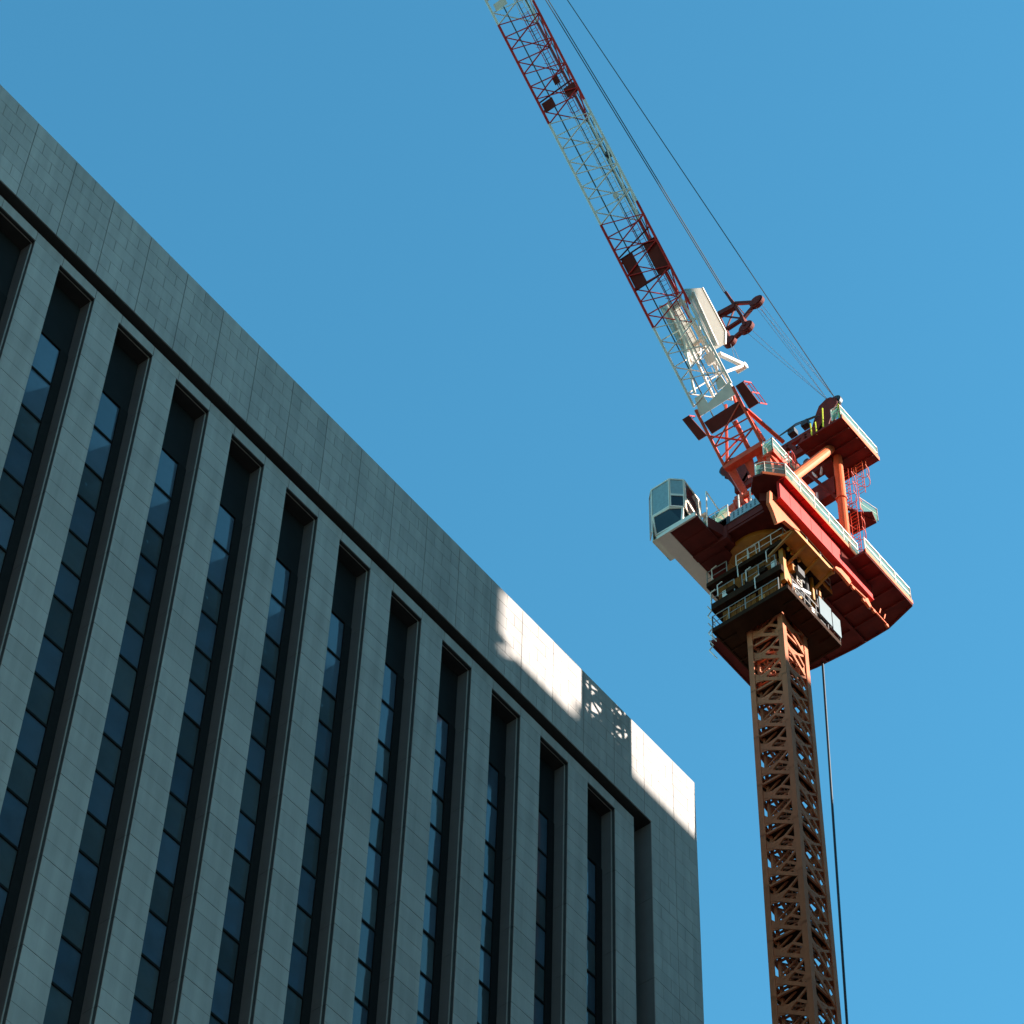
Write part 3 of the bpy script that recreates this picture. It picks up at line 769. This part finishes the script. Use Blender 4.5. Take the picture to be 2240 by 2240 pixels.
# ---- boom (45 degrees, over the building's side)
R2 = math.sqrt(.5)
def bp(a, h, v): return V(((-a+h)*R2, v, 131.0+(a+h)*R2))
HB, HH = 1.25, 2.65
nodes = [6.55+1.68*i for i in range(24)]
cols = []
def boomsec(n0, n1, m):
    o = MB(); rc = .085
    aA, aB = nodes[n0], nodes[n1]
    for v_ in (-HB, HB): o.tube(bp(aA, 0, v_), bp(aB, 0, v_), .075, 8)
    o.tube(bp(aA-.1, HH, 0), bp(aB-.1, HH, 0), .085, 8)
    for i in range(n0, n1):
        a = nodes[i]; b_ = nodes[i+1]; mid = a+.84
        o.tube(bp(a, 0, HB), bp(mid, 0, -HB), .042); o.tube(bp(mid, 0, -HB), bp(b_, 0, HB), .036)
        for v_ in (-HB, HB):
            o.tube(bp(a-.1, HH, 0), bp(mid, 0, v_), .04); o.tube(bp(mid, 0, v_), bp(b_-.1, HH, 0), .04)
    return cb(o, 'boom_section', m, boom)
boom = empty('boom'); boom.parent = cr
secs = [(0, 3, 'white'), (3, 7, 'red'), (7, 11, 'white'), (11, 15, 'red'), (15, 19, 'white'), (19, 23, 'red')]
for a, b_, m_ in secs: boomsec(a, b_, m_)
# ladder and service lines along the boom
for k, (n0, n1, m_) in enumerate(secs):
    l = MB(); a0, a1 = nodes[n0], nodes[n1]
    for v_ in (.0, -.42): l.tube(bp(a0, .75, v_), bp(a1, .75, v_), .022)
    a = a0
    while a < a1: l.tube(bp(a, .75, 0), bp(a, .75, -.42), .014); a += .33
    a = a0+.2
    while a < a1:
        l.path([bp(a, .75+.6*math.sin(t), -.21+.32*math.cos(t)) for t in [math.pi*j/5 for j in range(6)]], .014); a += 1.1
    cb(l, 'boom_ladder', m_, boom)
rp_ = MB(); rp_.tube(bp(5, .3, .62), bp(46, .5, .62), .04); rp_.tube(bp(13, 2.3, .0), bp(46, 2.6, -.1), .03); rp_.tube(bp(13, 2.3, -.25), bp(46, 2.6, -.3), .03)
rp_.tube(bp(4.5, .6, -.1), bp(46, .9, -.12), .03)
cb(rp_, 'hoist_rope', 'cable', boom)
# plates hung in the boom
def bplate(a0, a1, v0, v1, h, m_, t=.04):
    q_ = MB(); q_.prism([bp(a0, h, v0), bp(a1, h, v0), bp(a1, h, v1), bp(a0, h, v1)], bp(0, t, 0)-bp(0, 0, 0)); return cb(q_, 'rest_plate', m_, boom)
for s in (-1, 1):
    bplate(13.97, 15.95, *sorted((s*.39, s*1.16)), .05, 'shade_red'); bplate(25.72, 26.32, *sorted((s*.41, s*1.14)), .05, 'shade_red')
bplate(27.0, 27.5, -.28, .08, .6, 'shade_red')
bplate(32.55, 33.0, .2, 1.0, .05, 'white'); bplate(19.34, 19.64, -.26, .05, .6, 'white'); bplate(8.4, 9.0, -.75, -.2, 1.0, 'white', .3); bplate(12.2, 12.5, -.4, .05, 1.0, 'white', .3)
for (p_, q2) in ((bp(14, .08, -1.25), bp(14, .08, 1.25)), (bp(16.0, .08, -1.25), bp(16.0, .08, 1.25)), (bp(16.7, .05, -1.25), bp(16.1, .05, 1.25)), (bp(26.5, .08, -1.25), bp(26.45, .08, 1.25))):
    cb(MB().bar(p_, q2, .07), 'cross_tie', 'shade_red', boom)
jb = MB(); jb.box(-.15, .15, -.2, .1, -.2, .2); jb = jb.build('junction_box', 'steel', boom); jb.location = bp(22.3, 2.0, -.35)+V((0, 0, CAMZ))
# white head plates of the luffing frame, on both sides
for v_ in (-1.0, .75):
    wpl = MB(); wpl.prism([bp(13.3, 4.0, v_), bp(10.4, 4.05, v_), bp(9.5, 2.95, v_), bp(9.0, 1.2, v_), bp(12.9, 1.2, v_)], (0, .06, 0))
    cb(wpl, 'mesh_panel', 'mesh', boom); wpl = MB()
    wpl.bar(bp(13.3, 4.02, v_), bp(10.4, 4.07, v_), .12, .12); wpl.bar(bp(10.4, 4.07, v_), bp(9.5, 2.97, v_), .12)
    wpl.bar(bp(9.2, 1.4, v_-.1), bp(12.7, 1.9, v_-.1), .14)
    cb(wpl, 'side_plate', 'white', boom)
wi = MB()
for a_ in (10.2, 12.6): wi.bar(bp(a_, 2.2, -1.0), bp(a_, 2.2, .8), .16)
wi.bar(bp(6.5, .9, -.9), bp(12.8, 1.2, -.5), .13); wi.bar(bp(6.5, .9, .3), bp(12.8, 1.2, .2), .13); wi.bar(bp(7.2, .1, .9), bp(11.0, 1.6, .4), .12)
for s in (-1,):
    wi.bar(bp(8.6, 1.0, -1.1), bp(8.15, 3.9, -1.1), .22); wi.bar(bp(7.4, .5, -1.1), bp(8.15, 3.9, -1.1), .14); wi.tube(bp(8.1, 3.9, -1.25), bp(8.1, 3.9, -.6), .2, 10)
cb(wi, 'luffing_frame', 'white', boom)
# white web plate across the bottom of the white section, with cut-outs
wb = MB(); up_ = bp(0, .06, 0)-bp(0, 0, 0)
wb.prism([bp(5.9, 0, 1.2), bp(5.9, 0, -1.2), bp(6.7, 0, -1.2), bp(6.3, 0, .45), bp(6.35, 0, 1.2)], up_)
wb.prism([bp(6.3, 0, .45), bp(6.95, 0, .5), bp(6.95, 0, 1.0), bp(6.35, 0, 1.1)], up_)
wb.prism([bp(6.65, 0, -1.0), bp(7.2, 0, -.95), bp(7.2, 0, -.55), bp(6.6, 0, -.4)], up_)
cb(wb, 'web_plate', 'white', boom)
# red junction platforms
rb = MB()
rb.prism([bp(4.72, 0, 1.05), bp(5.5, 0, 1.15), bp(5.5, 0, -1.15), bp(4.75, 0, -1.45)], bp(0, .1, 0)-bp(0, 0, 0))
rb.prism([bp(4.8, .0, -2.15), bp(6.3, .0, -1.9), bp(6.3, .0, -1.4), bp(4.8, .0, -1.5)], bp(0, .1, 0)-bp(0, 0, 0))
rb.prism([bp(4.8, 0, 1.35), bp(6.3, 0, 1.75), bp(6.3, 0, 2.2), bp(4.8, 0, 1.9)], bp(0, .1, 0)-bp(0, 0, 0))
rbo = cb(rb, 'junction_platform', 'shade_red', boom)
rl = MB()
e0, e1 = bp(4.8, .1, -2.15), bp(6.3, .1, -1.92); hz = bp(0, 1.0, 0)-bp(0, 0, 0)
for t in (0, .5, 1): 
    p = e0+(e1-e0)*t; rl.tube(p, p+hz, .04)
for k in (.5, 1): rl.tube(e0+hz*k, e1+hz*k, .025); rl.tube(e1+hz*k, bp(6.3, .1+k, -1.4), .025)
cb(rl, 'hand_rail', 'red', rbo); rl = MB()
e0, e1 = bp(6.3, .1, 1.75), bp(6.3, .1, 2.2)
for p in (e0, e1): rl.tube(p, p+hz*.8, .03)
rl.tube(e0+hz*.8, e1+hz*.8, .025); rl.tube(e0+hz*.4, e1+hz*.4, .025)
cb(rl, 'hand_rail', 'red', rbo)
# lower red truss
lt_ = MB(); 
kneeL = bp(2.7, 0, HB); kneeR = bp(2.7, 0, -HB)
for v_ in (-HB, HB): lt_.tube(bp(6.35, 0, v_), bp(2.7, 0, v_), .09, 8)
lt_.tube(bp(5.5, HH, 0), bp(6.35, .6, -.9), .08, 8)
lt_.tube(bp(4.5, 0, HB), bp(4.4, 0, -HB), .05); lt_.tube(bp(4.0, 0, HB), bp(3.8, 0, -HB), .055)
lt_.tube(bp(4.0, 0, HB), bp(5.4, 0, -HB), .05); lt_.tube(bp(2.9, 0, HB), bp(3.8, 0, -HB), .055)
lt_.tube(bp(4.7, .2, -.4), bp(2.8, .4, -.3), .13, 8); lt_.tube(bp(4.9, .3, -HB), bp(2.6, 1.6, -HB-.6), .12, 8)
lt_.tube(bp(4.7, .0, HB), bp(3.6, .9, -.2), .06); lt_.tube(bp(3.3, .0, HB), bp(4.0, .9, -.2), .06)
for v_ in (-HB, HB):
    lt_.tube(bp(6.35, HH*.9, v_*.3), bp(3.0, .6, v_), .09)
cb(lt_, 'boom_section', 'coral', boom)
kn = MB()
kn.bar(bp(2.65, .05, HB), bp(2.65, .05, -HB), .45, .4)
kn.prism([bp(2.9, 0, HB), bp(2.9, 0, HB-.5), bp(1.8, 0, .78), bp(.0, -.5, .55), bp(-.1, -.6, .78), bp(1.2, -.05, 1.15)], bp(0, .16, 0)-bp(0, 0, 0))
kn.prism([bp(2.5, .1, .2), bp(2.6, .1, -.35), bp(1.6, .0, -.15), bp(.3, -.3, -.05), bp(.2, -.35, .25), bp(1.4, .0, .15)], bp(0, .2, 0)-bp(0, 0, 0))
kn.prism([bp(2.5, .1, -.6), bp(2.5, .1, -1.3), bp(1.2, .0, -1.0), bp(.2, -.3, -.75), bp(.2, -.35, -.45), bp(1.2, .0, -.5)], bp(0, .2, 0)-bp(0, 0, 0))
kn.prism([bp(2.5, .3, -.9), bp(2.8, .4, -1.3), bp(1.8, 2.2, -1.9), bp(.6, 1.8, -1.9), bp(.4, .8, -1.3)], (0, .12, 0))
kn.bar((-1.0, .65, 126.0), (-1.5, .65, 130.1), .5); kn.bar((-1.0, -.65, 126.0), (-1.5, -.65, 130.1), .5)
kn.tube((-1.6, -1.0, 129.8), (-1.6, 1.0, 129.8), .16, 10)
for y in (.9, .55, -.5, -.9): kn.tube((-1.75, y, 129.3), (-1.75, y, 128.7), .08, 8)
cb(kn, 'boom_foot', 'coral', boom)
tipm = MB(); tipm.prism([bp(45.4, 0, -.9), bp(47, 1.2, -.5), bp(47, 3.0, -.3), bp(44.5, 2.65, -.3)], (0, .1, 0)); tipm.prism([bp(45.4, 0, .8), bp(47, 1.2, .4), bp(47, 3.0, .3), bp(44.5, 2.65, .3)], (0, .1, 0))
tipm.disc(bp(46.6, 2.2, 0), (0, 1, 0), .6, .5, 20)
cb(tipm, 'boom_tip', 'red', boom)

# ---- floating pulley frame and pendant ropes
def W_(px, py, u=-2.0): return P(px, py, 'u', u)
fr = MB(); ux = (1, 0, 0)
sp0, sp1, sp2 = W_(1588, 640), W_(1609, 670), W_(1626, 697)
pod1, pod2, pod3 = W_(1656, 661), W_(1633, 717), W_(1597, 748)
fr.bar(sp0, sp2, .2, .16); fr.bar(W_(1607, 664), pod1, .2, .16); fr.bar(sp2, pod1, .24, .16)
fr.bar(sp2, pod2, .5, .2)
L1, L2 = W_(1572, 690), W_(1588, 722)
fr.bar(sp1, L1, .42, .3); fr.bar(sp2, L2, .22, .2); fr.bar(pod2, pod3, .26, .2); fr.bar(L1, L2, .16, .14)
fr.bar(L1, sp2, .08); fr.bar(sp1, L2, .08); fr.bar(L2, pod3, .3, .2)
pf = cb(fr, 'pulley_frame', 'shade_red')
for p, r_ in ((pod1, .46), (pod2, .48), (pod3, .42)):
    q_ = MB(); q_.disc(p, ux, r_, .24, 22); q_.disc(p, ux, r_*.8, .36, 22); s_ = cb(q_, 'sheave', 'shade_red', pf)
ob = MB(); ob.bar(sp0, sp0+(sp1-sp0)*1.6+V((.05, -.14, .05)), .14, .06); cb(ob, 'link', 'orange', pf)
rope = MB()
tipP = bp(46.9, 3.2, 0)
tA = P(1000, -347, 'v', 0)
for k in (0, 1): rope.tube(sp0+V((0, .1*k, .05)), tipP+V((0, -.1+.16*k, 0)), .03)
cb(rope, 'pendant_rope', 'cable')
heads = [V((2.02, -3.78, 139.75)), V((2.02, -3.35, 139.85))]
rope = MB()
rope.tube(heads[0], bp(46.9, 3.0, -.5), .028)
cb(rope, 'hoist_rope', 'cable')
rope = MB()
for t, hd in ((pod1+V((.3, 0, .4)), heads[0]), (pod1+V((.4, 0, -.2)), heads[1]), (pod1+V((0, .1, -.45)), heads[1]), (pod2+V((.3, 0, .4)), heads[1]), (pod2+V((0, 0, -.5)), heads[1]), (pod1+V((0, .2, .3)), heads[0])):
    rope.tube(t, hd, .012)
rope.tube(pod3, bp(8.2, 3.9, -.7), .015); rope.tube(pod3+V((.2, 0, 0)), bp(8.1, 3.9, -1.0), .015)
cb(rope, 'luffing_rope', 'pale')

# ---- cable hanging beside the mast
c0 = P(1799, 1445, 'z', zr); c1 = P(1853, 2240, 'v', c0.y)
cable = MB(); pts = []
for i in range(41):
    t = i/40; z = zr-(zr+CAMZ)*t
    f = (zr-z)/(zr-c1.z)
    pts.append(V((c0.x+(c1.x-c0.x)*min(f, 1.3), c0.y, z)))
cable.path(pts, .065, 8)
co = cable.build('power_cable', 'cable2', None, (MX-(MX+c0.x), MY-(MY+c0.y), CAMZ)); co.location = (MX+c0.x, MY+c0.y, 0)
tag(co, 'long dark power cable hanging straight down beside the lattice mast', 'cable')

# ------------------------------------------------------------------ light
az = math.atan2(.85, -1.0)           # compass angle (from +Y towards +X) of the sun
el = math.atan(TAN/math.hypot(.85, 1))
sd_ = V((math.sin(az)*math.cos(el), math.cos(az)*math.cos(el), math.sin(el)))
sun = bpy.data.lights.new('sun', 'SUN'); sun.energy = 5.0; sun.angle = math.radians(.7); sun.color = (1, .95, .87)
so = bpy.data.objects.new('sun', sun); col.objects.link(so)
so.rotation_euler = sd_.to_track_quat('Z', 'Y').to_euler(); so.location = (0, 0, 300)
w = bpy.data.worlds.new('World'); scene.world = w; w.use_nodes = True
nt = w.node_tree; bg = nt.nodes['Background']
sky = nt.nodes.new('ShaderNodeTexSky'); sky.sky_type = 'NISHITA'; sky.sun_disc = False
sky.sun_elevation = el; sky.sun_rotation = az; sky.air_density = 1.0; sky.dust_density = .3; sky.ozone_density = 2.0
tint = nt.nodes.new('ShaderNodeVectorMath'); tint.operation = 'MULTIPLY'; tint.inputs[1].default_value = (.40, 1.01, 1.0)
nt.links.new(sky.outputs[0], tint.inputs[0]); nt.links.new(tint.outputs[0], bg.inputs['Color'])
bg.inputs['Strength'].default_value = .091
TINT = tint
scene.view_settings.view_transform = 'Standard'; scene.view_settings.look = 'None'
scene.view_settings.exposure = 1.75; scene.view_settings.gamma = 1
scene.render.engine = 'CYCLES'
scene.render.resolution_x = 1024; scene.render.resolution_y = 1024
